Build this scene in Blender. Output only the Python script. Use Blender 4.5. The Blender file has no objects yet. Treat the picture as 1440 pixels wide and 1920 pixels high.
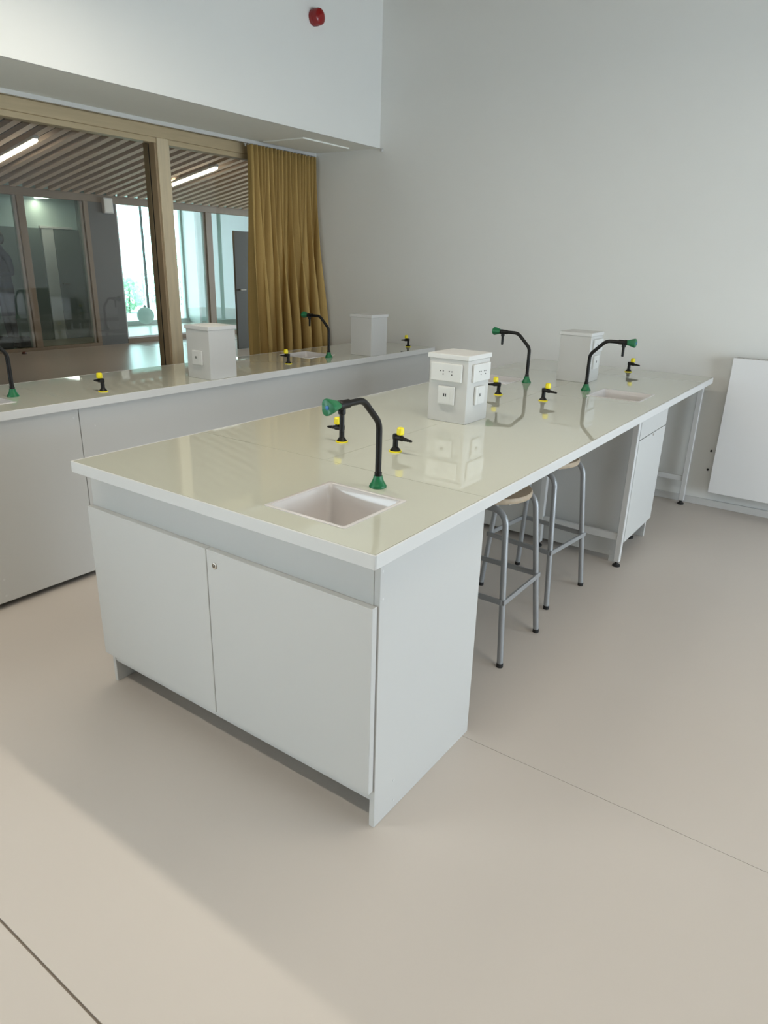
import bpy, bmesh, math, random
from mathutils import Vector, Matrix

# ------------------------------------------------------------------ camera, world, lights, exposure
scene = bpy.context.scene
COL = scene.collection
R3 = ((0.81382153, 0.58051236, 0.02645595),
      (0.21779167, -0.26248188, -0.94003726),
      (-0.53875905, 0.77078444, -0.34004416))
cd = bpy.data.cameras.new('camera')
cd.sensor_fit = 'VERTICAL'
cd.sensor_height = 36.0
cd.lens = 1294.854 * 36.0 / 1920.0
cd.clip_start = 0.05
cam = bpy.data.objects.new('camera', cd)
COL.objects.link(cam)
m = Matrix.Identity(4)
for i in range(3):
    m[i][0] = R3[0][i]
    m[i][1] = -R3[1][i]
    m[i][2] = -R3[2][i]
m[0][3], m[1][3], m[2][3] = 0.8572, -1.1966, 1.542
cam.matrix_world = m
scene.camera = cam

scene.view_settings.view_transform = 'Standard'
scene.view_settings.look = 'None'
scene.view_settings.gamma = 1.0
scene.view_settings.use_curve_mapping = False
scene.view_settings.exposure = 0.20

world = bpy.data.worlds.new('overcast_sky')
scene.world = world
world.use_nodes = True
bg = world.node_tree.nodes['Background']
bg.inputs['Color'].default_value = (0.76, 0.89, 1.0, 1)
bg.inputs['Strength'].default_value = 7.2


def area_light(name, loc, direction, sx, sy, power, color):
    l = bpy.data.lights.new(name, 'AREA')
    l.shape = 'RECTANGLE'
    l.size, l.size_y = sx, sy
    l.energy = power
    l.color = color
    o = bpy.data.objects.new(name, l)
    COL.objects.link(o)
    o.location = loc
    o.rotation_euler = Vector(direction).to_track_quat('-Z', 'Y').to_euler()
    return o


LAMP_POWER = 14.0
# the overcast sky lights both rooms through their windows: portals in the openings, two added for fill
# (centre, direction, size along the wall, height)
PORTALS = {
    'window_portal_right': ((4.56, 1.75, 1.125), (-1, 0, 0), 3.8, 1.95),
    'window_portal_front': ((-1.0, -5.56, 1.2), (0, 1, 0), .8, 1.8),
    'window_portal_hall': ((-13.45, 8.9, 1.35), (1, 0, 0), 3.4, 2.4),
    'window_portal_hall_end': ((-7.2, 10.95, 1.4), (0, -1, 0), 5.6, 2.6),
}
for nm, (loc, dr_, sx, sy) in PORTALS.items():
    pl = area_light(nm, loc, dr_, sx, sy, 10.0, (1, 1, 1))
    pl.data.cycles.is_portal = True

# ------------------------------------------------------------------ materials


def mat(name, color, rough=0.5, metal=0.0, noise=0.0, scale=8.0, stretch=(1, 1, 1), bump=0.0,
        spec=0.5, coat=0.0, dark=None, trans=0.0):
    M = bpy.data.materials.new(name)
    M.use_nodes = True
    nt = M.node_tree
    p = nt.nodes['Principled BSDF']
    p.inputs['Base Color'].default_value = (*color, 1)
    p.inputs['Roughness'].default_value = rough
    p.inputs['Metallic'].default_value = metal
    p.inputs['Specular IOR Level'].default_value = spec
    p.inputs['Coat Weight'].default_value = coat
    p.inputs['Coat Roughness'].default_value = 0.02
    if noise or bump:
        tc = nt.nodes.new('ShaderNodeTexCoord')
        mp = nt.nodes.new('ShaderNodeMapping')
        mp.inputs['Scale'].default_value = stretch
        nz = nt.nodes.new('ShaderNodeTexNoise')
        nz.inputs['Scale'].default_value = scale
        nz.inputs['Detail'].default_value = 4.0
        nt.links.new(tc.outputs['Object'], mp.inputs['Vector'])
        nt.links.new(mp.outputs['Vector'], nz.inputs['Vector'])
        if noise:
            mx = nt.nodes.new('ShaderNodeMix')
            mx.data_type = 'RGBA'
            d = dark or tuple(c * (1 - noise) for c in color)
            mx.inputs['A'].default_value = (*d, 1)
            mx.inputs['B'].default_value = (*color, 1)
            nt.links.new(nz.outputs['Fac'], mx.inputs['Factor'])
            nt.links.new(mx.outputs['Result'], p.inputs['Base Color'])
        if bump:
            b = nt.nodes.new('ShaderNodeBump')
            b.inputs['Strength'].default_value = bump
            b.inputs['Distance'].default_value = 0.01
            nt.links.new(nz.outputs['Fac'], b.inputs['Height'])
            nt.links.new(b.outputs['Normal'], p.inputs['Normal'])
    return M


def glass_mat(name, tint):
    M = bpy.data.materials.new(name)
    M.use_nodes = True
    nt = M.node_tree
    nt.nodes.remove(nt.nodes['Principled BSDF'])
    out = nt.nodes['Material Output']
    tr = nt.nodes.new('ShaderNodeBsdfTransparent')
    tr.inputs['Color'].default_value = (*tint, 1)
    gl = nt.nodes.new('ShaderNodeBsdfGlossy')
    gl.inputs['Roughness'].default_value = 0.0
    fr = nt.nodes.new('ShaderNodeFresnel')
    fr.inputs['IOR'].default_value = 1.5
    mx = nt.nodes.new('ShaderNodeMixShader')
    # the pane has two real faces: seen from inside the pane the index is inverted
    ge = nt.nodes.new('ShaderNodeNewGeometry')
    ir = nt.nodes.new('ShaderNodeMapRange')
    ir.inputs['To Min'].default_value = 1.5
    ir.inputs['To Max'].default_value = 1.0 / 1.5
    nt.links.new(ge.outputs['Backfacing'], ir.inputs['Value'])
    nt.links.new(ir.outputs['Result'], fr.inputs['IOR'])
    nt.links.new(fr.outputs['Fac'], mx.inputs['Fac'])
    nt.links.new(tr.outputs['BSDF'], mx.inputs[1])
    nt.links.new(gl.outputs['BSDF'], mx.inputs[2])
    nt.links.new(mx.outputs['Shader'], out.inputs['Surface'])
    return M


def translucent(M, amount):
    nt = M.node_tree
    p = nt.nodes['Principled BSDF']
    out = nt.nodes['Material Output']
    tl = nt.nodes.new('ShaderNodeBsdfTranslucent')
    if p.inputs['Base Color'].links:
        nt.links.new(p.inputs['Base Color'].links[0].from_socket, tl.inputs['Color'])
    mx = nt.nodes.new('ShaderNodeMixShader')
    mx.inputs['Fac'].default_value = amount
    nt.links.new(p.outputs['BSDF'], mx.inputs[1])
    nt.links.new(tl.outputs['BSDF'], mx.inputs[2])
    nt.links.new(mx.outputs['Shader'], out.inputs['Surface'])
    return M


def emit_mat(name, color, strength):
    M = bpy.data.materials.new(name)
    M.use_nodes = True
    p = M.node_tree.nodes['Principled BSDF']
    p.inputs['Base Color'].default_value = (*color, 1)
    p.inputs['Emission Color'].default_value = (*color, 1)
    p.inputs['Emission Strength'].default_value = strength
    return M


WALL = mat('white_wall_paint', (0.86, 0.86, 0.83), 0.7, noise=0.03, scale=2.0, bump=0.02)
SOFFIT = mat('white_soffit_paint', (0.93, 0.93, 0.87), 0.75, noise=0.03, scale=2.0)
FLOOR = mat('beige_linoleum', (0.61, 0.55, 0.495), 0.42, noise=0.05, scale=1.6, spec=0.35)
BOUNCEWALL = mat('pale_oak_lining', (0.74, 0.69, 0.61), 0.55, noise=0.2, scale=4, stretch=(9, 9, 0.7))  # unseen front wall, its warm tone made up for bounce light
CEILWOOD = mat('greyed_timber_ceiling', (0.30, 0.26, 0.21), 0.7, noise=0.2, scale=4, stretch=(9, 0.7, 9))  # unseen ceiling, tone darkened to keep the wall tops dim
SEAM = mat('floor_seam_filler', (0.24, 0.20, 0.16), 0.8)
LAM = mat('white_laminate', (0.59, 0.585, 0.565), 0.38, noise=0.015, scale=3.0, spec=0.4)
EDGE = mat('white_edge_laminate', (0.665, 0.66, 0.645), 0.3, noise=0.01, scale=4.0)
GLASSTOP = mat('pale_glass_worktop', (0.60, 0.61, 0.52), 0.03, noise=0.015, scale=2.0, spec=0.7, coat=0.6)
CERAMIC = mat('white_ceramic', (0.68, 0.65, 0.64), 0.12, noise=0.01, scale=5.0, coat=0.3)
BLACK = mat('black_plastic', (0.008, 0.007, 0.006), 0.42, noise=0.2, scale=20, spec=0.3)
GREEN = mat('green_plastic', (0.006, 0.16, 0.055), 0.38, noise=0.1, scale=30)
BLUE = mat('blue_plastic', (0.03, 0.16, 0.42), 0.4, noise=0.1, scale=30)
YELLOW = mat('yellow_plastic', (0.90, 0.76, 0.01), 0.4, noise=0.06, scale=30)
PLATE = mat('white_socket_plastic', (0.68, 0.68, 0.66), 0.3, noise=0.01, scale=10)
STEEL = mat('grey_painted_steel', (0.36, 0.37, 0.38), 0.35, metal=0.35, noise=0.05, scale=12)
CHROME = mat('brushed_nickel', (0.55, 0.50, 0.44), 0.3, metal=1.0, noise=0.06, scale=40)
PLY = mat('pale_plywood', (0.55, 0.43, 0.30), 0.5, noise=0.3, scale=6, stretch=(1, 14, 6))
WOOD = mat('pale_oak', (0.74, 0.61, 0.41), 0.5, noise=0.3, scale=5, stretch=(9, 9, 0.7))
WOODSHADE = mat('brown_oak_jamb', (0.40, 0.285, 0.165), 0.5, noise=0.3, scale=5, stretch=(9, 9, 0.7))  # unlit jamb side: shade put into a darker copy of the oak
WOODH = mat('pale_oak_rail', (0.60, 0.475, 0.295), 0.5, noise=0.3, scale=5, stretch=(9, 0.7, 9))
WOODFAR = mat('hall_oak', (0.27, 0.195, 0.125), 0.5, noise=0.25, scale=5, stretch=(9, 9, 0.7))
SLAT = mat('greyed_timber_slat', (0.74, 0.57, 0.43), 0.6, noise=0.2, scale=4, stretch=(0.6, 12, 8))
VOID = mat('dark_ceiling_void', (0.07, 0.05, 0.033), 0.9, noise=0.2, scale=3)
CURT = mat('mustard_fabric', (0.56, 0.385, 0.145), 0.85, noise=0.12, scale=140, bump=0.15, spec=0.15)
ENAMEL = mat('white_radiator_enamel', (0.86, 0.86, 0.86), 0.35, noise=0.01, scale=3)
RED = mat('red_plastic', (0.30, 0.012, 0.012), 0.22, noise=0.06, scale=10)
PANE = glass_mat('clear_window_glass', (0.97, 0.985, 0.975))
PANEFAR = glass_mat('greenish_window_glass', (0.88, 0.96, 0.94))
HALLWALL = mat('dark_grey_hall_paint', (0.13, 0.128, 0.12), 0.7, noise=0.05, scale=2)
HALLFLOOR = mat('brown_hall_linoleum', (0.48, 0.40, 0.335), 0.28, noise=0.08, scale=1.5, spec=0.4)
FARWALL = mat('pale_green_grey_paint', (0.55, 0.66, 0.62), 0.7, noise=0.04, scale=2)
FARDARK = mat('dark_green_grey_panel', (0.16, 0.20, 0.18), 0.6, noise=0.08, scale=2)
DOORGREY = mat('charcoal_door_laminate', (0.12, 0.115, 0.095), 0.55, noise=0.06, scale=3)
LAMP = emit_mat('lamp_diffuser', (1.0, 0.90, 0.74), 6.0)
LAMPF = emit_mat('lamp_diffuser_cool', (1.0, 0.97, 0.92), 4.0)
GLOBE = translucent(mat('white_globe_glass', (0.92, 0.95, 0.93), 0.35, noise=0.03, scale=8), .6)
NAVY = mat('navy_knit', (0.012, 0.022, 0.045), 0.95, noise=0.2, scale=60, spec=0.1)
TROUS = mat('black_cloth', (0.010, 0.010, 0.012), 0.95, noise=0.2, scale=60, spec=0.1)
SKIN = mat('skin', (0.50, 0.32, 0.24), 0.5, noise=0.08, scale=12)
HAIR = mat('dark_hair', (0.012, 0.010, 0.009), 0.5, noise=0.3, scale=40)
EYE = mat('eye_white', (0.75, 0.75, 0.72), 0.2, noise=0.05, scale=40)
RUBBER = mat('black_rubber', (0.015, 0.014, 0.013), 0.7, noise=0.2, scale=20)
LEAF = translucent(mat('pale_green_leaf', (0.66, 0.82, 0.66), 0.6, noise=0.25, scale=3), .5)  # overexposure and haze put into a paler leaf colour
BARK = mat('brown_bark', (0.16, 0.11, 0.07), 0.8, noise=0.3, scale=6)
PAVE = mat('pale_paving', (0.62, 0.63, 0.60), 0.8, noise=0.1, scale=3)
DARKHOLE = mat('dark_socket_hole', (0.01, 0.01, 0.01), 0.8, noise=0.1, scale=20)
RUST = mat('red_brown_plastic', (0.13, 0.03, 0.015), 0.5, noise=0.1, scale=20)

# ------------------------------------------------------------------ helpers


class MB:
    def __init__(self):
        self.bm = bmesh.new()

    def box(self, x0, x1, y0, y1, z0, z1, bevel=0.0, seg=1):
        r = bmesh.ops.create_cube(self.bm, size=1.0)
        vs = r['verts']
        for v in vs:
            v.co = Vector((x0 + (v.co.x + .5) * (x1 - x0), y0 + (v.co.y + .5) * (y1 - y0), z0 + (v.co.z + .5) * (z1 - z0)))
        if bevel:
            es = list({e for v in vs for e in v.link_edges})
            bmesh.ops.bevel(self.bm, geom=es, offset=bevel, segments=seg, affect='EDGES', profile=0.5)
        return self

    def lathe(self, prof, origin=(0, 0, 0), axis=(0, 0, 1), seg=20, lobes=0, amp=0.0):
        """prof: list of (radius, distance along the axis)"""
        ax = Vector(axis).normalized()
        q = ax.to_track_quat('Z', 'Y').to_matrix()
        o = Vector(origin)
        rings = []
        for r, h in prof:
            if r < 1e-6:
                rings.append([self.bm.verts.new(o + q @ Vector((0, 0, h)))])
                continue
            ring = []
            for k in range(seg):
                a = 2 * math.pi * k / seg
                rr = r * (1 + amp * math.cos(lobes * a)) if lobes else r
                ring.append(self.bm.verts.new(o + q @ Vector((rr * math.cos(a), rr * math.sin(a), h))))
            rings.append(ring)
        for a, b in zip(rings, rings[1:]):
            if len(a) == 1 and len(b) == 1:
                continue
            for k in range(seg):
                k2 = (k + 1) % seg
                if len(a) == 1:
                    self.bm.faces.new((a[0], b[k], b[k2]))
                elif len(b) == 1:
                    self.bm.faces.new((a[k], a[k2], b[0]))
                else:
                    self.bm.faces.new((a[k], a[k2], b[k2], b[k]))
        if len(rings[0]) > 1:
            self.bm.faces.new(list(reversed(rings[0])))
        if len(rings[-1]) > 1:
            self.bm.faces.new(rings[-1])
        return self

    def cyl(self, p0, p1, r0, r1=None, seg=14):
        d = Vector(p1) - Vector(p0)
        return self.lathe([(r0, 0), (r1 if r1 is not None else r0, d.length)], p0, d, seg)

    def tube(self, pts, r, seg=14, square=False):
        pts = [Vector(p) for p in pts]
        prev = None
        rings = []
        n = len(pts)
        for i, p in enumerate(pts):
            t = (pts[min(i + 1, n - 1)] - pts[max(i - 1, 0)]).normalized()
            if prev is None:
                ref = Vector((0, 0, 1)) if abs(t.z) < 0.9 else Vector((1, 0, 0))
                u = t.cross(ref).normalized()
            else:
                u = (prev - t * prev.dot(t)).normalized()
            prev = u
            w = t.cross(u)
            if square:
                cs = [(1, 1), (-1, 1), (-1, -1), (1, -1)]
                rings.append([self.bm.verts.new(p + u * a * r[0] + w * b * r[1]) for a, b in cs])
            else:
                rr = r[i] if isinstance(r, (list, tuple)) else r
                rings.append([self.bm.verts.new(p + (u * math.cos(2 * math.pi * k / seg) + w * math.sin(2 * math.pi * k / seg)) * rr)
                              for k in range(seg)])
        s = len(rings[0])
        for a, b in zip(rings, rings[1:]):
            for k in range(s):
                self.bm.faces.new((a[k], a[(k + 1) % s], b[(k + 1) % s], b[k]))
        self.bm.faces.new(list(reversed(rings[0])))
        self.bm.faces.new(rings[-1])
        return self

    def grid_slab(self, xs, ys, z0, z1, holes=()):
        nx, ny = len(xs) - 1, len(ys) - 1

        def solid(i, j):
            if i < 0 or j < 0 or i >= nx or j >= ny:
                return False
            cx, cy = (xs[i] + xs[i + 1]) / 2, (ys[j] + ys[j + 1]) / 2
            return not any(h[0] < cx < h[1] and h[2] < cy < h[3] for h in holes)
        V = {}

        def v(i, j, k):
            if (i, j, k) not in V:
                V[(i, j, k)] = self.bm.verts.new((xs[i], ys[j], (z0, z1)[k]))
            return V[(i, j, k)]
        for i in range(nx):
            for j in range(ny):
                if not solid(i, j):
                    continue
                self.bm.faces.new((v(i, j, 1), v(i + 1, j, 1), v(i + 1, j + 1, 1), v(i, j + 1, 1)))
                self.bm.faces.new((v(i, j, 0), v(i, j + 1, 0), v(i + 1, j + 1, 0), v(i + 1, j, 0)))
                if not solid(i - 1, j):
                    self.bm.faces.new((v(i, j, 0), v(i, j, 1), v(i, j + 1, 1), v(i, j + 1, 0)))
                if not solid(i + 1, j):
                    self.bm.faces.new((v(i + 1, j, 0), v(i + 1, j + 1, 0), v(i + 1, j + 1, 1), v(i + 1, j, 1)))
                if not solid(i, j - 1):
                    self.bm.faces.new((v(i, j, 0), v(i + 1, j, 0), v(i + 1, j, 1), v(i, j, 1)))
                if not solid(i, j + 1):
                    self.bm.faces.new((v(i, j + 1, 0), v(i, j + 1, 1), v(i + 1, j + 1, 1), v(i + 1, j + 1, 0)))
        return self

    def build(self, name, material, parent=None, loc=None, smooth=False):
        bmesh.ops.recalc_face_normals(self.bm, faces=self.bm.faces[:])
        me = bpy.data.meshes.new(name)
        self.bm.to_mesh(me)
        self.bm.free()
        me.materials.append(material)
        if smooth:
            me.polygons.foreach_set('use_smooth', [True] * len(me.polygons))
            try:
                me.set_sharp_from_angle(angle=math.radians(35))
            except Exception:
                pass
        o = bpy.data.objects.new(name, me)
        COL.objects.link(o)
        if parent is not None:
            o.parent = parent
        if loc is not None:
            o.location = loc
        return o


def tag(o, label, cat, group=None):
    o['label'] = label
    o['category'] = cat
    if group:
        o['group'] = group
    return o


def empty(name, loc=(0, 0, 0), rz=0.0):
    o = bpy.data.objects.new(name, None)
    o.empty_display_size = 0.1
    COL.objects.link(o)
    o.location = loc
    o.rotation_euler = (0, 0, rz)
    return o


def thing(name, label, cat, loc=(0, 0, 0), rz=0.0, group=None):
    return tag(empty(name, loc, rz), label, cat, group)


def struct(o):
    o['kind'] = 'structure'
    return o


def structure(name, loc=(0, 0, 0)):
    return struct(empty(name, loc))


def copy_tree(o, parent=None):
    c = o.copy()
    COL.objects.link(c)
    if parent is not None:
        c.parent = parent
    for ch in list(o.children):
        copy_tree(ch, c)
    return c


def place(o, loc, rz=0.0, label=None, group=None):
    o.location = loc
    o.rotation_euler = (0, 0, rz)
    if label:
        o['label'] = label
    if group:
        o['group'] = group
    return o


# ------------------------------------------------------------------ lab room shell
YB = 3.85        # back wall
XU = -2.811      # face of the upper wall above the glazing
ZS = 2.404       # soffit
XG = -3.56       # face of the glazed partition
XR = 4.6         # window wall
YF = -5.6        # wall behind the camera
ZC = 3.55

fl = structure('floor')
MB().box(XG - .2, XR + .1, YF - .1, YB + .1, -0.12, -0.004).build('floor_base', SEAM, fl)
SHEETS = [(YF, -0.703), (-0.697, 0.6085), (0.6100, YB + .05)]
for a, b in SHEETS:
    MB().box(XG, XR, a, b, -0.004, 0.0).build('floor_sheet', FLOOR, fl)

struct(MB().box(-3.9, XR + .2, YB, YB + .2, -0.1, ZC + .1).build('wall_back', WALL))
wf = structure('wall_front')
wx0, wx1, wz0, wz1 = -1.4, -.6, .3, 2.1
mb = MB()
for (x0, x1, z0, z1) in ((-3.9, wx0, -.1, ZC + .1), (wx1, XR + .2, -.1, ZC + .1), (wx0, wx1, -.1, wz0), (wx0, wx1, wz1, ZC + .1)):
    mb.box(x0, x1, YF - .2, YF, z0, z1)
mb.build('wall_panel', BOUNCEWALL, wf)
w6 = structure('window_6')  # unseen window, added for fill light from behind the camera
for x in (wx0 + .03, (wx0 + wx1) / 2, wx1 - .03):
    MB().box(x - .03, x + .03, YF - .12, YF - .06, wz0, wz1).build('window_frame', WOOD, w6)
ceil = structure('ceiling')
MB().box(-3.9, XR + .2, YF - .2, YB + .2, ZC, ZC + .12).build('ceiling_slab', CEILWOOD, ceil)


LAMP_Z = 2.85


def lab_lamp(label, x, y, power):
    t = thing('pendant_strip_lamp', label, 'ceiling light', (x, y, LAMP_Z), group='strip lamps hung over the lab')
    MB().box(-.70, .70, -.045, .045, 0, .06, .006).build('housing', PLATE, t)
    MB().box(-.69, .69, -.035, .035, -.008, 0, .002).build('diffuser', LAMPF, t)
    for sx in (-.5, .5):
        MB().cyl((sx, 0, .06), (sx, 0, ZC - LAMP_Z), .003, seg=6).build('hanger', STEEL, t)
    l = area_light('lamp_light', (0, 0, -.012), (0, 0, -1), 1.38, .07, power, (1.0, .93, .79))
    l.data.spread = math.radians(180 if y > 0 else 140)
    l.rotation_euler = (0, 0, 0)
    l.parent = t


# the lab's own strip lamps, hung above the frame in rows parallel to the back wall
for row, ly, pw in (('over the island', .82, 1.05), ('over the camera', -1.2, .55)):
    for side, lx in (('left', -1.5), ('right', .45)):
        lab_lamp('white hanging strip lamp %s, %s one of its row' % (row, side), lx, ly, LAMP_POWER * pw)

# wall above the glazing, with its soffit and service hatch
wl = structure('wall_left')
MB().box(-3.9, XU, YF, YB, ZS + .04, ZC + .1).build('bulkhead', WALL, wl)
MB().box(XU - .02, XU, YF, YB, ZS, ZS + .04).build('bulkhead_lip', WALL, wl)
hx0, hx1, hy0, hy1 = -3.44, -3.022, 3.163, 3.72
MB().box(-3.9, XU - .02, YF, YB, ZS, ZS + .04).build('soffit_board', SOFFIT, wl)
MB().box(hx0, hx1, hy0, hy1, ZS - .010, ZS, .0015).build('service_hatch', SOFFIT, wl)

# window wall on the right, outside the frame
wr = structure('wall_right')
mb = MB()
ry0, ry1, rz0, rz1 = -.15, 3.65, .15, 2.1
for (y0, y1, z0, z1) in ((YF, ry0, -.1, ZC + .1), (ry1, YB, -.1, ZC + .1), (ry0, ry1, -.1, rz0), (ry0, ry1, rz1, ZC + .1)):
    mb.box(XR, XR + .2, y0, y1, z0, z1)
mb.build('wall_panel', WALL, wr)
w3 = structure('window_3')
for y in (ry0 + .03, (ry0 + ry1) / 2, ry1 - .03):
    MB().box(XR + .06, XR + .12, y - .03, y + .03, rz0, rz1).build('window_frame', WOOD, w3)

struct(MB().box(-2.1, XR, YB - .012, YB, 0.0, 0.05, .002).build('baseboard_back', EDGE))

# ------------------------------------------------------------------ glazed partition lab / hall
w1 = structure('window_1')
GX = -3.640       # glass plane
FD = -3.708       # rear face of the timber
Y0, Y1 = -7.6, YB
MB().box(FD, XG, Y0, Y1, 2.312, 2.386, .003).build('head_rail', WOODH, w1)
MB().box(FD + .02, XG - .02, Y0, Y1, 2.386, ZS, .001).build('head_packer', WOODH, w1)
MB().box(FD, XG, Y0, Y1, 0.0, 0.09, .003).build('sill_rail', WOODH, w1)
BAYS = [(-7.6, -1.9), (-1.78, 2.252), (2.348, 3.80)]
for a, b in ((-1.9, -1.78), (2.252, 2.348), (3.80, 3.85)):
    MB().box(FD, XG, a, b, 0.09, 2.312, .003).build('post', WOOD, w1)
for a, b in BAYS:
    # glazing beads stepping back from the face, then the pane in its dark gasket groove
    MB().box(GX + .006, XG - .012, a, b, 2.278, 2.312, .002).build('bead', WOODH, w1)
    MB().box(GX + .006, XG - .012, a, b, 0.09, 0.115, .002).build('bead', WOODH, w1)
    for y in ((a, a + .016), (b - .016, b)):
        MB().box(GX + .006, XG - .012, y[0], y[1], 0.115, 2.278, .002).build('bead', WOODSHADE if y[1] == b else WOOD, w1)
        MB().box(FD + .01, GX - .006, y[0], y[1], 0.115, 2.278, .002).build('bead', WOODSHADE if y[1] == b else WOOD, w1)
        MB().box(GX - .006, GX + .006, y[0] + .002, y[1] - .002, 0.115, 2.278).build('gasket', RUBBER, w1)
    MB().box(FD + .01, GX - .006, a, b, 2.285, 2.312, .002).build('bead', WOODH, w1)
    MB().box(GX - .003, GX + .003, a + .004, b - .004, 0.10, 2.30).build('pane', PANE, w1)

# ------------------------------------------------------------------ hall beyond
XH = -10.65      # far partition of the hall
hall = structure('floor.001')
MB().box(XH - 4.0, XG - .2, -2.0, 15.0, -0.12, 0.0).build('hall_floor_sheet', HALLFLOOR, hall)
MB().box(XH + .06, XH + .9, 6.75, 8.8, 0.0, 0.0015).build('entrance_mat', mat('pale_threshold_linoleum', (0.40, 0.34, 0.30), 0.25, noise=.05, scale=2), hall)  # bright window's floor reflection put in as a coloured sheet
mb = MB()
for (x0, x1, z0, z1) in ((XH - .1, -10.0, -.1, 4.2), (-4.4, FD, -.1, 4.2), (-10.0, -4.4, -.1, .1), (-10.0, -4.4, 2.7, 4.2)):
    mb.box(x0, x1, 11.0, 11.2, z0, z1)
struct(mb.build('wall_hall_back', HALLWALL))
w5 = structure('window_5')  # unseen end window, added to bring daylight into the hall
for x in (-9.97, -8.6, -7.2, -5.8, -4.43):
    MB().box(x - .03, x + .03, 11.05, 11.12, .1, 2.7).build('window_frame', WOODFAR, w5)
struct(MB().box(XH - 4.0, FD, -2.2, -2.0, -.1, 4.2).build('wall_hall_front', HALLWALL))
struct(MB().box(-3.9, FD, YB + .2, 13.2, -.1, 4.2).build('wall_hall_right', HALLWALL))
struct(MB().box(-3.9, FD - .001, YB, YB + .2, -.1, 4.2).build('wall_hall_corner', HALLWALL))
# upper part above the glazed partition, hall side
struct(MB().box(-3.92, -3.9, -7.6, YB, ZS, 4.2).build('wall_hall_upper', HALLWALL))

SL = 0.185
Z0H = 2.48


def zc(x):
    return Z0H + SL * (x - XH)


hc = structure('ceiling.001')
mb = MB()
pts = [(XH - .1, -2), (FD - .1, -2), (FD - .1, 13), (XH - .1, 13)]
lo = [mb.bm.verts.new((x, y, zc(x) + .13)) for x, y in pts]
hi = [mb.bm.verts.new((x, y, zc(x) + .2)) for x, y in pts]
mb.bm.faces.new(lo)
mb.bm.faces.new(hi)
for k in range(4):
    mb.bm.faces.new((lo[k], lo[(k + 1) % 4], hi[(k + 1) % 4], hi[k]))
mb.build('ceiling_board', VOID, hc)
first = None
for k in range(-8, 45):
    y = 3.681 + 0.2095 * k
    if first is None:
        mb = MB()
        x0, x1 = XH + .04, FD - .12
        mb.box(x0, x1, 0.0, 0.092, 0, 0.06)
        for v in mb.bm.verts:
            v.co.z += zc(v.co.x)
        first = mb.build('slat', SLAT, hc, (0, y, 0))
    else:
        c = first.copy()
        COL.objects.link(c)
        c.parent = hc
        c.location = (0, y, 0)

# far partition: posts, head, sill, panes, dark wall piece
w2 = structure('window_2')
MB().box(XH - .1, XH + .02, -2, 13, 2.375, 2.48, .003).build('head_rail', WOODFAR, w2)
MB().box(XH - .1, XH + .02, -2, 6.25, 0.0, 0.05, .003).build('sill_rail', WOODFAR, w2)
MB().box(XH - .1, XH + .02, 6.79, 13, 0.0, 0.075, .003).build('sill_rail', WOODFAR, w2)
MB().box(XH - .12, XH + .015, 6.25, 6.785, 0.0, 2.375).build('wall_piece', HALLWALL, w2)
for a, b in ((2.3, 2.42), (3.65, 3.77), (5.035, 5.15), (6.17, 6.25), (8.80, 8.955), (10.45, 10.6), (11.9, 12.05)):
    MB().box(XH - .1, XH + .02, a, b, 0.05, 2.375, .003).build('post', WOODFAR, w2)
    MB().box(XH - .095, XH - .02, a - .035, a, 0.05, 2.375, .003).build('post_liner', EDGE, w2)  # pale strip puts the lit left side of the post into colour
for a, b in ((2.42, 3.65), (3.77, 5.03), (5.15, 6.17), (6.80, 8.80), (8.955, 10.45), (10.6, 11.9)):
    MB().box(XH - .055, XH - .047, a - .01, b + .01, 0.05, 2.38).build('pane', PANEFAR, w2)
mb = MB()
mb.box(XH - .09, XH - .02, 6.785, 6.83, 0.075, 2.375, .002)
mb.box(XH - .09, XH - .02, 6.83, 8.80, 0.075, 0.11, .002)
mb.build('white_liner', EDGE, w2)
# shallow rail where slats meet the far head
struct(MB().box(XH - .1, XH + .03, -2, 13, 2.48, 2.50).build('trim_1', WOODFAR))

# rooms beyond the far partition
XD = -12.0       # back wall of the dim room
struct(MB().box(XD - .1, XH - .12, 6.87, 6.90, 0, 2.7).build('wall_far_divider', FARDARK))
struct(MB().box(-13.7, XD - .1, 6.6, 6.8, 0, 2.7).build('wall_far_return', FARWALL))
struct(MB().box(-14.6, XH - .1, -2, 13, 2.70, 2.85).build('ceiling.002', FARWALL))
struct(MB().box(XD - .1, XD, -2, 6.87, 1.955, 2.7).build('wall_far_upper', FARWALL))
struct(MB().box(XD - .1, XD, -2, 6.87, 0, 1.955).build('wall_far_lower', FARDARK))
struct(MB().box(XD - .1, XH - .1, -2.2, -2.0, 0, 2.8).build('wall_far_front', FARWALL))
struct(MB().box(-14.6, XH - .1, 13, 13.2, 0, 2.8).build('wall_far_back', FARWALL))
# window wall of the bright far room
struct(MB().box(-13.7, -13.5, 6.6, 7.2, 0, 2.8).build('wall_far_window_side', FARWALL))
struct(MB().box(-13.7, -13.5, 10.6, 13, 0, 2.8).build('wall_far_plain', FARWALL))
w4 = structure('window_4')
mb = MB()
mb.box(-13.66, -13.52, 7.2, 10.6, 2.6, 2.8)
mb.box(-13.66, -13.5, 7.2, 10.6, 0.0, 0.10)
mb.build('window_head_and_sill', EDGE, w4)
for y in (7.2, 10.54):
    MB().box(-13.64, -13.54, y, y + .06, .1, 2.6, .004).build('window_frame', EDGE, w4)
MB().box(-13.62, -13.56, 9.46, 9.485, .1, 2.6).build('mullion', BLACK, w4)
for a, b in ((7.26, 9.46), (9.485, 10.54)):
    MB().box(-13.595, -13.587, a, b, .1, 2.6).build('pane', PANEFAR, w4)
# reveal of the outside window, seen through the third bay
MB().box(-13.5, -13.1, 10.6, 10.66, 0.0, 2.7, .004).build('reveal_board', EDGE, w4)

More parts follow.
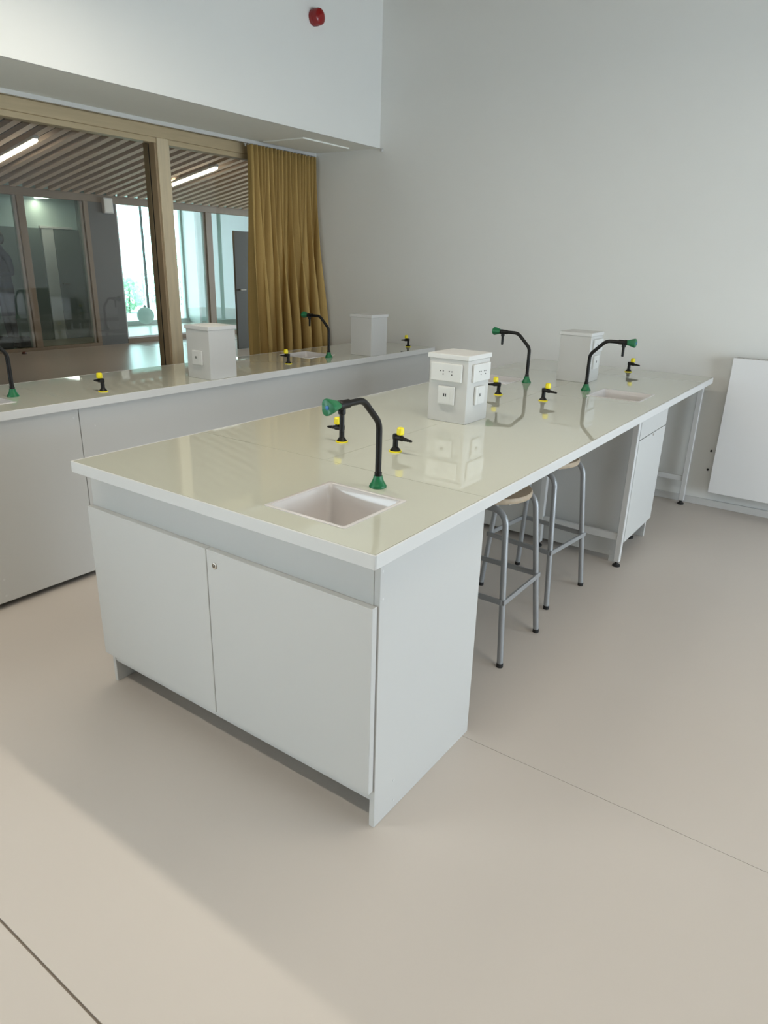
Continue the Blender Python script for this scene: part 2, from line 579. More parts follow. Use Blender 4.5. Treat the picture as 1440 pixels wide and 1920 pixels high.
# outside: paving, and planting with glare put into its leaf colour
gr = struct(MB().box(-40, -13.7, -20, 40, -.2, -.05).build('ground', PAVE))
rnd = random.Random(4)
BUSH = [(-18.5, 13.6, 1.3, 1.15), (-19.5, 15.2, 1.6, 1.4), (-17.5, 11.7, 0.9, .8)]
BL = ['broad pale green bush outside the tall far window, nearest its left edge',
      'tallest pale green bush outside the far window, behind the globe lamp',
      'lowest pale green bush outside, just behind the far window glass']
for i, (bx, by, bh, br) in enumerate(BUSH):
    t = thing('bush', BL[i], 'bush', (bx, by, -.05), group='bushes outside the hall window')
    MB().tube([(0, 0, 0), (.03, .02, bh * .5), (0, .05, bh * .8)], [.02, .015, .01], 8).build('stem', BARK, t)
    mb = MB()
    for k in range(700):
        a, b2 = rnd.uniform(0, 6.283), rnd.uniform(-1, 1)
        rr = br * rnd.uniform(.55, 1.0) * .6
        p = Vector((rr * math.cos(a) * math.sqrt(1 - b2 * b2), rr * math.sin(a) * math.sqrt(1 - b2 * b2), bh * .55 + b2 * bh * .45))
        d = Vector((rnd.uniform(-1, 1), rnd.uniform(-1, 1), rnd.uniform(-.6, 1))).normalized()
        e = d.cross(Vector((.3, .5, .8))).normalized()
        l, w = .13, .045
        vs = [mb.bm.verts.new(q) for q in (p, p + d * l * .5 + e * w, p + d * l, p + d * l * .5 - e * w)]
        mb.bm.faces.new(vs)
    f = mb.build('foliage', LEAF, t)
    f['kind'] = 'stuff'

# ------------------------------------------------------------------ hall contents


def tube_light(x0, x1, y, label, zoff=-.06, zfun=None, watts=0, group=None):
    zf = zfun or zc
    t = thing('linear_light', label, 'ceiling light', ((x0 + x1) / 2, y, zf((x0 + x1) / 2) + zoff), group=group)
    L = abs(x1 - x0) / 2
    s = (zf(x1) - zf(x0)) / (x1 - x0)
    hb = MB()
    hb.box(-L - .02, L + .02, -.035, .035, .012, .05, .006)
    df = MB()
    df.tube([(-L, 0, 0), (L, 0, 0)], .030, 14)
    for q in (hb, df):
        for v in q.bm.verts:
            v.co.z += s * v.co.x
    hb.build('housing', PLATE, t)
    df.build('diffuser', LAMP if zfun is None else LAMPF, t)
    if watts:
        l = area_light('lamp_light', (0, 0, -.04), (0, 0, -1), 2 * L, .06, watts, (1.0, .86, .68))
        l.rotation_euler = (0, 0, 0)
        l.parent = t
    for sx in (-1, 1):
        MB().cyl((sx * L * .7, 0, s * sx * L * .7 + .04), (sx * L * .7, 0, s * sx * L * .7 + .14), .006, seg=8).build('hanger', STEEL, t)


tube_light(-9.6, -8.3, 4.12, 'glowing tube lamp under the slats, behind the wide left pane', watts=17, group='tube lamps under the slatted hall ceiling')
tube_light(-9.35, -8.27, 7.02, 'glowing tube lamp under the slats, beside the mustard curtain', watts=17, group='tube lamps under the slatted hall ceiling')
tube_light(-11.95, -11.3, 6.1, 'short white lamp strip high in the dim far room behind the door pane', zoff=-.10, zfun=lambda x: 2.56, watts=4, group='lamp strips in the far rooms')
tube_light(-12.7, -11.8, 10.8, 'short white lamp strip high in the bright far room above charcoal door', zoff=-.05, zfun=lambda x: 2.62, group='lamp strips in the far rooms')

# grey box fixed to the dark wall beside the bright window
t = thing('wall_speaker', 'small pale grey box fixed high on the dark hall wall', 'speaker', (XH + .015, 6.605, 2.21))
MB().box(0, .07, -.09, .09, 0, .245, .008, 2).build('case', PLATE, t)
MB().box(.07, .073, -.075, .075, .02, .225, .002).build('grille', SOFFIT, t)

# dim far room: charcoal door beside a white side panel
d2 = structure('door_2')
MB().box(XD, XD + .03, 6.14, 6.365, 0, 1.955, .003).build('side_panel', PLATE, d2)
MB().box(XD, XD + .045, 6.11, 6.74, 1.955, 1.995, .003).build('head_trim', EDGE, d2)
MB().box(XD, XD + .035, 6.375, 6.865, 0.01, 1.95, .003).build('door_leaf', FARDARK, d2)
mb = MB()
mb.cyl((XD + .035, 6.42, 1.0), (XD + .085, 6.42, 1.0), .012)
mb.tube([(XD + .08, 6.42, 1.0), (XD + .08, 6.54, 1.0)], .010)
mb.build('door_handle', CHROME, d2)

# black low seat behind the far glass, near the person
t = thing('floor_cushion', 'low black padded seat on the floor behind the far glass', 'seat', (-11.28, 4.93, 0))
MB().box(-.2, .2, -.33, -.02, 0.0, .19, .04, 3).build('pad', TROUS, t)
MB().box(-.2, .2, .03, .32, 0.0, .17, .04, 3).build('pad', TROUS, t)
MB().box(-.18, .18, -.03, .04, 0.02, .08, .01).build('link', TROUS, t)

# little door stop on the hall floor
t = thing('door_stop', 'tiny red-brown door stop on the brown hall floor', 'door stop', (-10.40, 4.68, 0))
MB().lathe([(.035, 0), (.036, .012), (.028, .03), (.012, .038), (0, .039)], seg=16).build('body', RUST, t, smooth=True)
MB().lathe([(.0375, 0.004), (.0385, .008), (.0375, .012)], seg=16).build('ring', RUBBER, t)

# dark door leaf standing open in the hall, next to the curtain
t = thing('hall_door', 'tall charcoal door leaf standing open in the hall beside the curtain', 'door', (-8.62, 7.635, 0))
MB().box(-.022, .022, 0, .95, .006, 1.98, .002).build('leaf', DOORGREY, t)
mb = MB()
mb.cyl((.02, .07, 1.02), (.07, .07, 1.02), .012)
mb.tube([(.065, .07, 1.02), (.065, .19, 1.02)], .010)
mb.build('handle', CHROME, t)
MB().box(-.03, .03, .95, 1.02, 0, 2.03, .003).build('jamb', WOODFAR, t)

# globe lamp hanging low in the bright room
t = thing('globe_lamp', 'white globe lamp hanging low on a thin cord before the bright window', 'pendant lamp', (-11.35, 7.735, 2.70))
MB().tube([(0, 0, 0), (0, 0, -2.12)], .004, 6).build('cord', PLATE, t)
MB().lathe([(.05, -.03), (.05, 0.0)], seg=16).build('ceiling_rose', PLATE, t)
pr_ = [(.165 * math.sin(math.pi * k / 16), -2.455 + .165 - .165 * math.cos(math.pi * k / 16)) for k in range(17)]
pr_[0] = (0, pr_[0][1])
pr_[-1] = (0, pr_[-1][1])
MB().lathe(pr_, seg=28).build('shade', GLOBE, t, smooth=True)
MB().lathe([(.02, -2.13), (.03, -2.115), (.012, -2.09)], seg=14).build('cap', PLATE, t)

# ------------------------------------------------------------------ person behind the far glass


def build_person():
    t = thing('person', 'person with dark hair in a dark navy jumper standing behind the far glass', 'person', (-11.35, 5.02, 0))

    def skinned(name, joints, edges, material, parent, sub=2, root=0):
        me = bpy.data.meshes.new(name)
        me.from_pydata([j[0] for j in joints], edges, [])
        o = bpy.data.objects.new(name, me)
        COL.objects.link(o)
        o.modifiers.new('skin', 'SKIN').use_smooth_shade = True
        for i, j in enumerate(joints):
            r = j[1]
            me.skin_vertices[0].data[i].radius = (r, r) if not isinstance(r, tuple) else r
        me.skin_vertices[0].data[root].use_root = True
        sb = o.modifiers.new('sub', 'SUBSURF')
        sb.levels = sb.render_levels = sub
        dg = bpy.context.evaluated_depsgraph_get()
        dg.update()
        nm = bpy.data.meshes.new_from_object(o.evaluated_get(dg))
        nm.name = name
        bpy.data.objects.remove(o)
        nm.materials.clear()
        nm.materials.append(material)
        nm.polygons.foreach_set('use_smooth', [True] * len(nm.polygons))
        ob = bpy.data.objects.new(name, nm)
        COL.objects.link(ob)
        ob.parent = parent
        return ob
    # the person faces -y; x is across the shoulders
    J = [((0, 0, .98), (.155, .11)),      # 0 pelvis
         ((0, .0, 1.16), (.14, .10)),     # 1 waist
         ((0, .005, 1.34), (.165, .115)),  # 2 chest
         ((0, .01, 1.50), (.10, .08)),    # 3 collar
         ((0, -.005, 1.58), (.055, .055)),  # 4 neck
         ((0, -.02, 1.66), (.06, .065))]  # 5 skull base
    Eg = [(0, 1), (1, 2), (2, 3), (3, 4), (4, 5)]
    hands = []
    for s in (-1, 1):
        b = len(J)
        J += [((s * .19, .01, 1.455), .058), ((s * .255, .03, 1.19), .043), ((s * .17, -.20, 1.20), .034), ((s * .13, -.265, 1.235), .026)]
        Eg += [(3, b), (b, b + 1), (b + 1, b + 2), (b + 2, b + 3)]
        hands.append(Vector((s * .12, -.29, 1.25)))
        b = len(J)
        J += [((s * .10, .0, .88), (.088, .095)), ((s * .10, -.01, .50), .062), ((s * .10, .02, .10), .042), ((s * .105, -.10, .045), .04), ((s * .107, -.16, .035), .03)]
        Eg += [(0, b), (b, b + 1), (b + 1, b + 2), (b + 2, b + 3), (b + 3, b + 4)]
    body = skinned('body', J, Eg, NAVY, t)
    # trousers and shoes: the lower body faces take their own cloth
    body.data.materials.append(TROUS)
    for p in body.data.polygons:
        if p.center.z < 0.97:
            p.material_index = 1
    # head: one shaped surface with brow, nose, chin
    hb = bmesh.new()
    bmesh.ops.create_uvsphere(hb, u_segments=28, v_segments=20, radius=1)
    for v in hb.verts:
        x, y, z = v.co
        w = .074 * (1 - .22 * max(0, -z) ** 1.5)
        d = .098 * (1 - .10 * max(0, -z))
        nx, ny, nz = x * w, y * d, z * .118
        if y < 0:
            nose = math.exp(-((x / .16) ** 2) - ((z + .10) / .17) ** 2)
            ny -= .026 * nose
            ny -= .010 * math.exp(-((x / .3) ** 2) - ((z + .80) / .2) ** 2)
            ny += .010 * (math.exp(-(((abs(x) - .38) / .17) ** 2) - ((z - .05) / .10) ** 2))
            ny -= .007 * math.exp(-((x / .28) ** 2) - ((z + .46) / .06) ** 2)
            ny += .004 * math.exp(-((x / .28) ** 2) - ((z + .40) / .03) ** 2)
        v.co = (nx, ny - .03, nz + 1.745)
    me = bpy.data.meshes.new('head')
    hb.to_mesh(me)
    hb.free()
    me.materials.append(SKIN)
    me.polygons.foreach_set('use_smooth', [True] * len(me.polygons))
    head = bpy.data.objects.new('head', me)
    COL.objects.link(head)
    head.parent = t
    for s in (-1, 1):
        MB().lathe([(0, -.012), (.009, -.009), (.012, 0), (.009, .009), (0, .012)], (s * .028, -.108, 1.752), (0, 1, 0), 12).build('eye', EYE, head, smooth=True)
        MB().lathe([(0, -.006), (.014, -.004), (.022, .004), (.012, .012), (0, .012)], (s * .070, -.02, 1.745), (s, 0.3, 0), 12).build('ear', SKIN, head, smooth=True)
    # hair cap to the nape
    hb = bmesh.new()
    bmesh.ops.create_uvsphere(hb, u_segments=28, v_segments=20, radius=1)
    dele = []
    for v in hb.verts:
        x, y, z = v.co
        if z < -.75 or (y < -.35 and z < .42):
            dele.append(v)
        bump = 1 + .03 * math.sin(9 * x + 5 * z) * math.cos(8 * y)
        v.co = (x * .086 * bump, y * .108 * bump - .018, z * .130 * bump + 1.752)
    bmesh.ops.delete(hb, geom=dele, context='VERTS')
    me = bpy.data.meshes.new('hair')
    hb.to_mesh(me)
    hb.free()
    me.materials.append(HAIR)
    me.polygons.foreach_set('use_smooth', [True] * len(me.polygons))
    hair = bpy.data.objects.new('hair', me)
    COL.objects.link(hair)
    hair.parent = t
    md = hair.modifiers.new('thick', 'SOLIDIFY')
    md.thickness = .012
    # hands, fingers curled in front of the chest
    for h, s in zip(hands, (-1, 1)):
        HJ = [(h, .026), (h + Vector((-s * .03, -.045, .03)), (.038, .018))]
        HE = [(0, 1)]
        for k, (off, ln) in enumerate(((-.027, .062), (-.009, .072), (.009, .068), (.027, .052))):
            b = len(HJ)
            q = h + Vector((-s * .04, -.06 + off * .2, .035 + off))
            HJ += [(q, .009), (q + Vector((-s * ln * .45, -.018, .006)), .0085), (q + Vector((-s * ln * .8, .008, .004)), .0075)]
            HE += [(1, b), (b, b + 1), (b + 1, b + 2)]
        b = len(HJ)
        HJ += [(h + Vector((-s * .005, -.03, .045)), .010), (h + Vector((-s * .03, -.045, .078)), .009), (h + Vector((-s * .05, -.05, .09)), .008)]
        HE += [(0, b), (b, b + 1), (b + 1, b + 2)]
        skinned('hand', HJ, HE, SKIN, t, 1)
    return t


build_person()

# ------------------------------------------------------------------ curtain and its rail
t = thing('curtain_rail', 'long slim white curtain track under the soffit along the glazing', 'curtain rail', (-3.50, -0.4, ZS))
mb = MB()
pts = [(0, -4.1, -.012), (0, 3.9, -.012)]
pts = [(0, -4.8, -.012), (0, 4.24, -.012)]
mb.tube(pts, (.012, .012), square=True)
mb.build('track', EDGE, t)
MB().box(-.016, .016, 4.235, 4.25, -.03, 0.0, .002).build('end_stop', PLATE, t)

t = thing('curtain', 'mustard yellow pleated curtain gathered in the corner beside the wall', 'curtain', (-3.45, 3.43, 0.03))
nu, nv = 330, 30
mb = MB()
V = []
for j in range(nv + 1):
    v = j / nv                      # 0 top, 1 bottom
    row = []
    for i in range(nu + 1):
        u = i / nu
        yw = u + .008 * math.sin(7 * u + 2.2 * v) * v
        base = -.41 + .80 * yw
        top = .042 * math.sin(2 * math.pi * 19 * u) + .006 * math.sin(2 * math.pi * 43 * u + 1)
        ph = 2 * math.pi * (8.0 * u + .35 * math.sin(5.2 * u + .7) + .22 * math.sin(11 * u + 1.2))
        low = .100 * math.sin(ph) + .022 * math.sin(2.1 * ph + 1.1) + .012 * math.sin(2 * math.pi * 15 * u + 3 * v)
        k = min(1.0, max(0.0, (v - .03) / .62))
        k = k * k * (3 - 2 * k)
        x = top * (1 - k) + low * k
        # the outer end swings out from the wall corner towards the room at the bottom
        x += v * v * (.03 + .085 * max(0, (u - .45) / .55) ** 1.5)
        x -= .03 * u * (1 - v)
        yy = base + .040 * math.sin(2 * ph) * k * .6 + .02 * math.cos(ph) * k + .012 * v * (1 - u)
        row.append(mb.bm.verts.new((x, yy, 2.335 * (1 - v))))
    V.append(row)
for j in range(nv):
    for i in range(nu):
        mb.bm.faces.new((V[j][i], V[j + 1][i], V[j + 1][i + 1], V[j][i + 1]))
cl = mb.build('cloth', CURT, t, smooth=True)
sd = cl.modifiers.new('cloth_thickness', 'SOLIDIFY')
sd.thickness = .003
mb = MB()
for i in range(0, nu + 1, 17):
    p = -.41 + .80 * i / nu
    mb.cyl((-.04, p, 2.325), (-.04, p, 2.346), .004, seg=6)
    mb.box(-.05, -.03, p - .006, p + .006, 2.340, 2.346)
mb.build('gliders', PLATE, t)['kind'] = 'stuff'

# ------------------------------------------------------------------ island
H = 0.90
TB = 0.862
IW, IL = 1.244, 3.69
cx = -IW / 2
SINKS = [(-.306, .233), (-.25, 2.592), (-1.014, 2.60)]
hs = .134


def sink_holes(lst, h=hs):
    return [(x - h, x + h, y - h, y + h) for x, y in lst]


def brk(a, b, lst, ax, h=hs):
    s = {a, b}
    for p in lst:
        for q in (p[ax] - h, p[ax] + h):
            if a < q < b:
                s.add(q)
    return sorted(s)


def worktop(name, label, x0, x1, y0, y1, sinks, seams_y, seam_x=None):
    t = thing(name, label, 'worktop', ((x0 + x1) / 2, (y0 + y1) / 2, TB))
    ox, oy = (x0 + x1) / 2, (y0 + y1) / 2
    S = [(x - ox, y - oy) for x, y in sinks]
    X0, X1, YA, YZ = x0 - ox, x1 - ox, y0 - oy, y1 - oy
    e = .005
    MB().grid_slab(brk(X0 + e, X1 - e, S, 0), brk(YA + e, YZ - e, S, 1), 0.0, .033, sink_holes(S)).build('core_board', EDGE, t)
    MB().box(X0, X1, YA, YA + e, 0, .038, .0015).build('edge_strip', EDGE, t)
    MB().box(X0, X1, YZ - e, YZ, 0, .038, .0015).build('edge_strip', EDGE, t)
    MB().box(X0, X0 + e, YA + e, YZ - e, 0, .038, .0015).build('edge_strip', EDGE, t)
    MB().box(X1 - e, X1, YA + e, YZ - e, 0, .038, .0015).build('edge_strip', EDGE, t)
    g = .0008
    rows = [YA + e] + [q - oy for q in seams_y] + [YZ - e]
    for k in range(len(rows) - 1):
        a, b = rows[k] + g, rows[k + 1] - g
        cols = [X0 + e, X1 - e]
        if seam_x is not None and k > 0:
            cols = [X0 + e, seam_x - ox, X1 - e]
        for c in range(len(cols) - 1):
            l, r = cols[c] + g, cols[c + 1] - g
            inn = [q for q in S if l < q[0] < r and a < q[1] < b]
            MB().grid_slab(brk(l, r, inn, 0), brk(a, b, inn, 1), .033, .0375, sink_holes(inn)).build('glass_slab', GLASSTOP, t)
    return t


worktop('island_worktop', 'long pale glossy worktop of the freestanding island with white edges', -IW, 0, 0, IL, SINKS, [.556, 2.36], -.622)
BX0, BX1, BY0, BY1 = -2.783, -2.137, -1.35, 3.751
BSINKS = [(-2.446, .245), (-2.525, 2.62)]
worktop('bench_worktop', 'pale glossy worktop of the long bench in front of the glazing', BX0, BX1, BY0, BY1, BSINKS, [.582, 2.36])


def rrect(h, r, n=5):
    pts = []
    for qx, qy, a0 in ((1, 1, 0), (-1, 1, 90), (-1, -1, 180), (1, -1, 270)):
        for k in range(n + 1):
            a = math.radians(a0 + 90 * k / n)
            pts.append((qx * (h - r) + r * math.cos(a), qy * (h - r) + r * math.sin(a)))
    return pts


def make_sink(label):
    t = thing('sink', label, 'sink', (0, 0, H), group='square ceramic sinks in the worktops')
    mb = MB()
    lev = [(.1435, .006, -.0004), (.1435, .006, .0016), (.1425, .007, .0022), (.133, .012, .0018), (.1295, .016, -.004), (.124, .026, -.05),
           (.118, .034, -.12), (.108, .040, -.150), (.085, .045, -.163), (.03, .028, -.167)]
    rings = []
    for h, r, z in lev:
        rings.append([mb.bm.verts.new((x, y, z)) for x, y in rrect(h, r)])
    n = len(rings[0])
    for a, b in zip(rings, rings[1:]):
        for k in range(n):
            mb.bm.faces.new((a[k], a[(k + 1) % n], b[(k + 1) % n], b[k]))
    # outside skin
    outl = [(.131, .012, -.0004), (.131, .018, -.06), (.126, .034, -.13), (.10, .045, -.172)]
    orr = [rings[0]] + [[mb.bm.verts.new((x, y, z)) for x, y in rrect(h, r)] for h, r, z in outl]
    for a, b in zip(orr, orr[1:]):
        for k in range(n):
            mb.bm.faces.new((a[k], b[k], b[(k + 1) % n], a[(k + 1) % n]))
    mb.bm.faces.new(orr[-1])
    mb.bm.faces.new(rings[-1])
    mb.build('basin', CERAMIC, t, smooth=True)
    MB().lathe([(.027, -.1668), (.027, -.1645), (.021, -.1635), (.019, -.1655), (0, -.1655)], seg=20).build('drain', CHROME, t, smooth=True)
    return t


SL_ = ['white square sink at the near end of the island',
       'white square sink at the island right edge, beside the far right green tap',
       'white square sink on the island left half, behind the near socket tower',
       'white square sink at the left picture edge of the bench',
       'white square sink on the bench in front of the curtain']
sk = make_sink(SL_[0])
for i, (x, y) in enumerate(SINKS + BSINKS):
    o = sk if i == 0 else copy_tree(sk)
    place(o, (x, y, H - .0001), 0, SL_[i])

# ---- swan-neck taps: arm along local +x


def arc(p, c, q, n=6):
    p, c, q = Vector(p), Vector(c), Vector(q)
    return [p.lerp(c, k / n).lerp(c.lerp(q, k / n), k / n) for k in range(n + 1)]


def make_tap(label):
    t = thing('swan_neck_tap', label, 'tap', (0, 0, H), group='black swan-neck taps with green handles')
    MB().lathe([(.0265, 0), (.0268, .004), (.024, .009), (.0185, .018), (.015, .028), (.0135, .036), (.0, .036)], seg=28).build('base_flange', GREEN, t, smooth=True)
    MB().lathe([(.0115, .036), (.0115, .047), (.0098, .048)], seg=20).build('collar', BLACK, t, smooth=True)
    path = [(0, 0, .046), (0, 0, .17)] + arc((0, 0, .176), (0, 0, .198), (.017, 0, .214)) + arc((.062, 0, .258), (.080, 0, .276), (.104, 0, .276)) + [(.155, 0, .276)]
    MB().tube(path, .0095, 18).build('pipe', BLACK, t, smooth=True)
    v = MB()
    v.lathe([(.0125, 0), (.0125, .030), (.0140, .031), (.0140, .043), (.012, .046)], (.148, 0, .276), (1, 0, 0), 22)
    vb = v.build('valve_body', BLACK, t, smooth=True)
    o = MB()
    o.lathe([(.0105, 0), (.0105, .016), (.0085, .018)], (.176, 0, .268), (0, 0, -1), 18)
    o.lathe([(.0070, 0), (.0066, .046), (.0050, .048)], (.176, 0, .250), (0, 0, -1), 16)
    o.build('outlet', BLACK, t, smooth=True)
    k = MB()
    k.lathe([(.0115, 0), (.0130, .004), (.0155, .014), (.0195, .028), (.0225, .040), (.0220, .0445), (.0185, .0465), (0, .0455)], (.192, 0, .277), (1, 0, 0), 48, 3, .11)
    kn = k.build('handle_knob', GREEN, t, smooth=True)
    MB().lathe([(.0062, 0), (.0062, .0016), (.005, .0022), (0, .0022)], (.2375, 0, .277), (1, 0, 0), 18).build('blue_mark', BLUE, kn, smooth=True)
    return t


TAPS = [((-.306, .431), -math.pi / 2, 'black swan-neck tap with green handle at the near island sink'),
        ((-.45, 2.60), 0, 'black swan-neck tap with green handle turned right on the far island'),
        ((-.814, 2.615), math.pi, 'black swan-neck tap with green handle behind the near island socket tower'),
        ((-2.325, 2.622), math.pi, 'black swan-neck tap with green handle in front of the curtain'),
        ((-2.446, .446), -math.pi / 2, 'black swan-neck tap cut by the left picture edge on the bench')]
tp = make_tap(TAPS[0][2])
for i, (xy, rz, lb) in enumerate(TAPS):
    o = tp if i == 0 else copy_tree(tp)
    place(o, (xy[0], xy[1], H - .0003), rz, lb)


def make_gas(label):
    t = thing('gas_tap', label, 'gas tap', (0, 0, H), group='black gas taps with yellow knobs')
    MB().lathe([(.0235, 0), (.024, .002), (.0225, .0042), (0, .0042)], seg=26).build('base_ring', YELLOW, t, smooth=True)
    MB().lathe([(.0200, .004), (.019, .006), (.0135, .013), (.0098, .018), (.0096, .044), (.0110, .046), (.0115, .060), (.0095, .0645), (0, .065)], seg=22).build('stem', BLACK, t, smooth=True)
    b = MB()
    b.lathe([(.0100, -.002), (.0105, .004), (.0095, .014), (.0098, .020), (.0098, .030), (.0078, .033), (.0062, .040), (.0070, .042), (.0050, .049), (.0062, .051),
             (.0042, .058), (.0052, .060), (.0036, .068), (.0030, .070)], (0, 0, .0535), (1, 0, -.09), 18)
    b.lathe([(.0085, 0), (.0085, .012), (.007, .013)], (.020, 0, .0525), (0, 0, 1), 16)
    b.build('nozzle', BLACK, t, smooth=True)
    k = MB()
    k.lathe([(.0100, 0), (.0135, .002), (.0140, .006), (.0135, .019), (.0125, .024), (.0085, .027), (0, .0275)], (.020, 0, .064), (0, 0, 1), 36, 6, .05)
    kn = k.build('knob', YELLOW, t, smooth=True)
    return t


GAS = [((-.504, .811), 0, 'black gas tap with yellow knob pointing right, behind the near green tap'),
       ((-.738, .794), math.pi, 'black gas tap with yellow knob half hidden behind the near green tap handle'),
       ((-.505, 2.139), 0, 'black gas tap with yellow knob pointing right, just beyond the near socket tower'),
       ((-.753, 2.129), math.pi, 'black gas tap with yellow knob peeking out right behind the near socket tower'),
       ((-.499, 3.533), 0, 'farthest black gas tap with yellow knob on the island, by the back wall'),
       ((-2.263, .80), math.pi, 'black gas tap with yellow knob on the bench nearest the left edge'),
       ((-2.302, 2.183), math.pi, 'black gas tap with yellow knob on the bench before the curtain sink'),
       ((-2.309, 3.609), math.pi, 'black gas tap with yellow knob at the far bench end by the wall')]
gt = make_gas(GAS[0][2])
for i, (xy, rz, lb) in enumerate(GAS):
    o = gt if i == 0 else copy_tree(gt)
    place(o, (xy[0], xy[1], H - .0003), rz, lb)

# ---- socket towers


def double_socket(parent, face, u, z, size):
    """socket plate on face 'front' (-y) or 'side' (+x); u is the along-face coordinate of the plate centre"""
    w, h = size
    mb = MB()
    if face == 'front':
        mb.box(u - w / 2, u + w / 2, -.011, 0, z - h / 2, z + h / 2, .003, 2)
    else:
        mb.box(0, .011, u - w / 2, u + w / 2, z - h / 2, z + h / 2, .003, 2)
    return mb


def pins(parent, face, pts, r):
    for a, z in pts:
        mb = MB()
        if face == 'front':
            mb.cyl((a, -.0118, z), (a, -.0108, z), r, seg=10)
        else:
            mb.cyl((.0108, a, z), (.0118, a, z), r, seg=10)
        mb.build('pin_hole', DARKHOLE, parent)


def usb(parent, face, u, z):
    for d in (-.0045, .0045):
        mb = MB()
        if face == 'front':
            mb.box(u + d - .0028, u + d + .0028, -.0120, -.0108, z - .0065, z + .0065)
        else:
            mb.box(.0108, .0120, u + d - .0028, u + d + .0028, z - .0065, z + .0065)
        mb.build('usb_port', DARKHOLE, parent)


def make_tower(label, front, side, dbl, lid_hole=False):
    w, d, hh = .187, .193, .267
    t = thing('socket_tower', label, 'socket tower', (0, 0, H), group='white socket towers on the worktops')
    MB().box(-w / 2, w / 2, -d / 2, d / 2, 0, hh, .0015).build('body', LAM, t)
    MB().box(-w / 2 - .009, w / 2 + .003, -d / 2 - .004, d / 2 + .010, hh, hh + .020, .0015).build('lid', EDGE, t)
    for face, on, off in (('front', front, (0, -d / 2, 0)), ('side', side, (w / 2, 0, 0))):
        if not on:
            continue
        c0 = -.006 if face == 'front' else .012
        if dbl:
            p = double_socket(t, face, c0, .212, (.150, .075)).build('double_socket', PLATE, t, off)
            pins(p, face, [(c0 - .026, .2175), (c0 - .013, .2175), (c0 - .013, .2045), (c0 + .016, .2175), (c0 + .029, .2175), (c0 + .029, .2045)], .0026)
        c1 = c0 + (.004 if face == 'front' else -.005)
        p = double_socket(t, face, c1, .115, (.080, .078)).build('usb_socket', PLATE, t, off)
        inn = MB()
        if face == 'front':
            inn.box(c1 - .034, c1 + .022, -.0118, -.0105, .082, .148, .0004)
        else:
            inn.box(.0105, .0118, c1 - .022, c1 + .034, .082, .148, .0004)
        inn.build('cover', PLATE, p)
        usb(p, face, c1 - .004, .117)
    return t


TW = [((-.6215, 1.4615), True, True, True, 'white socket tower with sockets on two faces, nearest on the island'),
      ((-.6315, 2.945), False, True, True, 'white socket tower with sockets only on its right face, far island'),
      ((-2.244, 1.4915), True, False, False, 'white socket tower with one socket on the bench, nearest the timber post'),
      ((-2.239, 2.9765), False, False, False, 'plain white socket tower on the bench by the back wall')]
for xy, f, s, db, lb in TW:
    place(make_tower(lb, f, s, db), (xy[0], xy[1], H - .0003))

# ---- island sink cabinet
t = thing('sink_cabinet', 'white two-door sink cabinet at the near end of the island', 'cabinet', (-.665, .366, 0))
ox, oy = -.665, .366
XL, XRt = -1.283, -.046
ya, yb = .088, .644


def lb(x0, x1, y0, y1, z0, z1, bev=.0012):
    return MB().box(x0 - ox, x1 - ox, y0 - oy, y1 - oy, z0, z1, bev)


rp = lb(XRt - .018, XRt, ya, yb, 0, TB).build('side_panel', LAM, t)
lp = lb(XL, XL + .018, ya, yb, 0, TB).build('side_panel', LAM, t)
lb(XL + .018, XRt - .018, yb - .018, yb, .10, TB).build('back_panel', LAM, t)
lb(XL + .018, XRt - .018, ya + .002, yb - .018, .090, .116).build('bottom_panel', LAM, t)
lb(XL - .002, XRt - .018, ya - .001, ya + .020, .700, TB).build('fascia', LAM, t)
lb(XL - .004, -.6762, .064, .086, .131, .717, .0015).build('door', LAM, t)
dr = lb(-.6738, -.051, .064, .086, .131, .717, .0015).build('door', LAM, t)
k = MB()
k.lathe([(.0105, 0), (.0105, .002), (.009, .0032), (.0065, .0034), (.0065, .0015), (0, .0015)], (-.639 - ox, .0645 - oy, .671), (0, -1, 0), 22)
lk = k.build('lock', CHROME, dr, smooth=True)
MB().box(-.639 - ox - .0012, -.639 - ox + .0012, .0645 - oy - .0022, .0645 - oy - .0014, .667, .675).build('keyhole', DARKHOLE, t)
for x in (-1.232, -.10):
    for y in (.20, .58):
        MB().lathe([(.024, 0), (.024, .012), (.012, .016), (.012, .112)], (x - ox, y - oy, 0), seg=16).build('foot', RUBBER, t)
for y, z in ((.098, .812), (.101, .733), (.183, .106), (.185, .031), (.632, .049)):
    MB().lathe([(.0045, 0), (.0045, .0006), (.003, .0012), (0, .0012)], (XRt - ox, y - oy, z), (1, 0, 0), 12).build('screw_cap', EDGE, t)


# ---- leg frames


def leg_frame(label, y, xs, xw, zr0, zr1):
    t = thing('leg_frame', label, 'table frame', ((xs[0] + xs[1]) / 2, y, 0), group='white steel leg frames under the island')
    o = (xs[0] + xs[1]) / 2
    for x in xs:
        lg = MB().box(x - o - xw / 2, x - o + xw / 2, -.016, .016, .028, TB - .002, .002).build('leg', EDGE, t)
        MB().lathe([(.021, 0), (.021, .008), (.012, .013), (.008, .028)], (x - o, 0, 0), seg=16).build('foot', RUBBER, lg)
    MB().box(xs[0] - o + xw / 2, xs[1] - o - xw / 2, -.010, .010, zr0, zr1, .002).build('rail', EDGE, t)
    MB().box(xs[0] - o + xw / 2, xs[1] - o - xw / 2, -.012, .012, TB - .045, TB - .003, .002).build('top_rail', EDGE, t)
    return t


leg_frame('white steel leg frame standing behind the two grey stools', 2.408, (-.55, -.09), .030, .150, .188)
leg_frame('white steel leg frame at the far end of the island by the wall', 3.772, (-.53, -.076), .032, .167, .203)
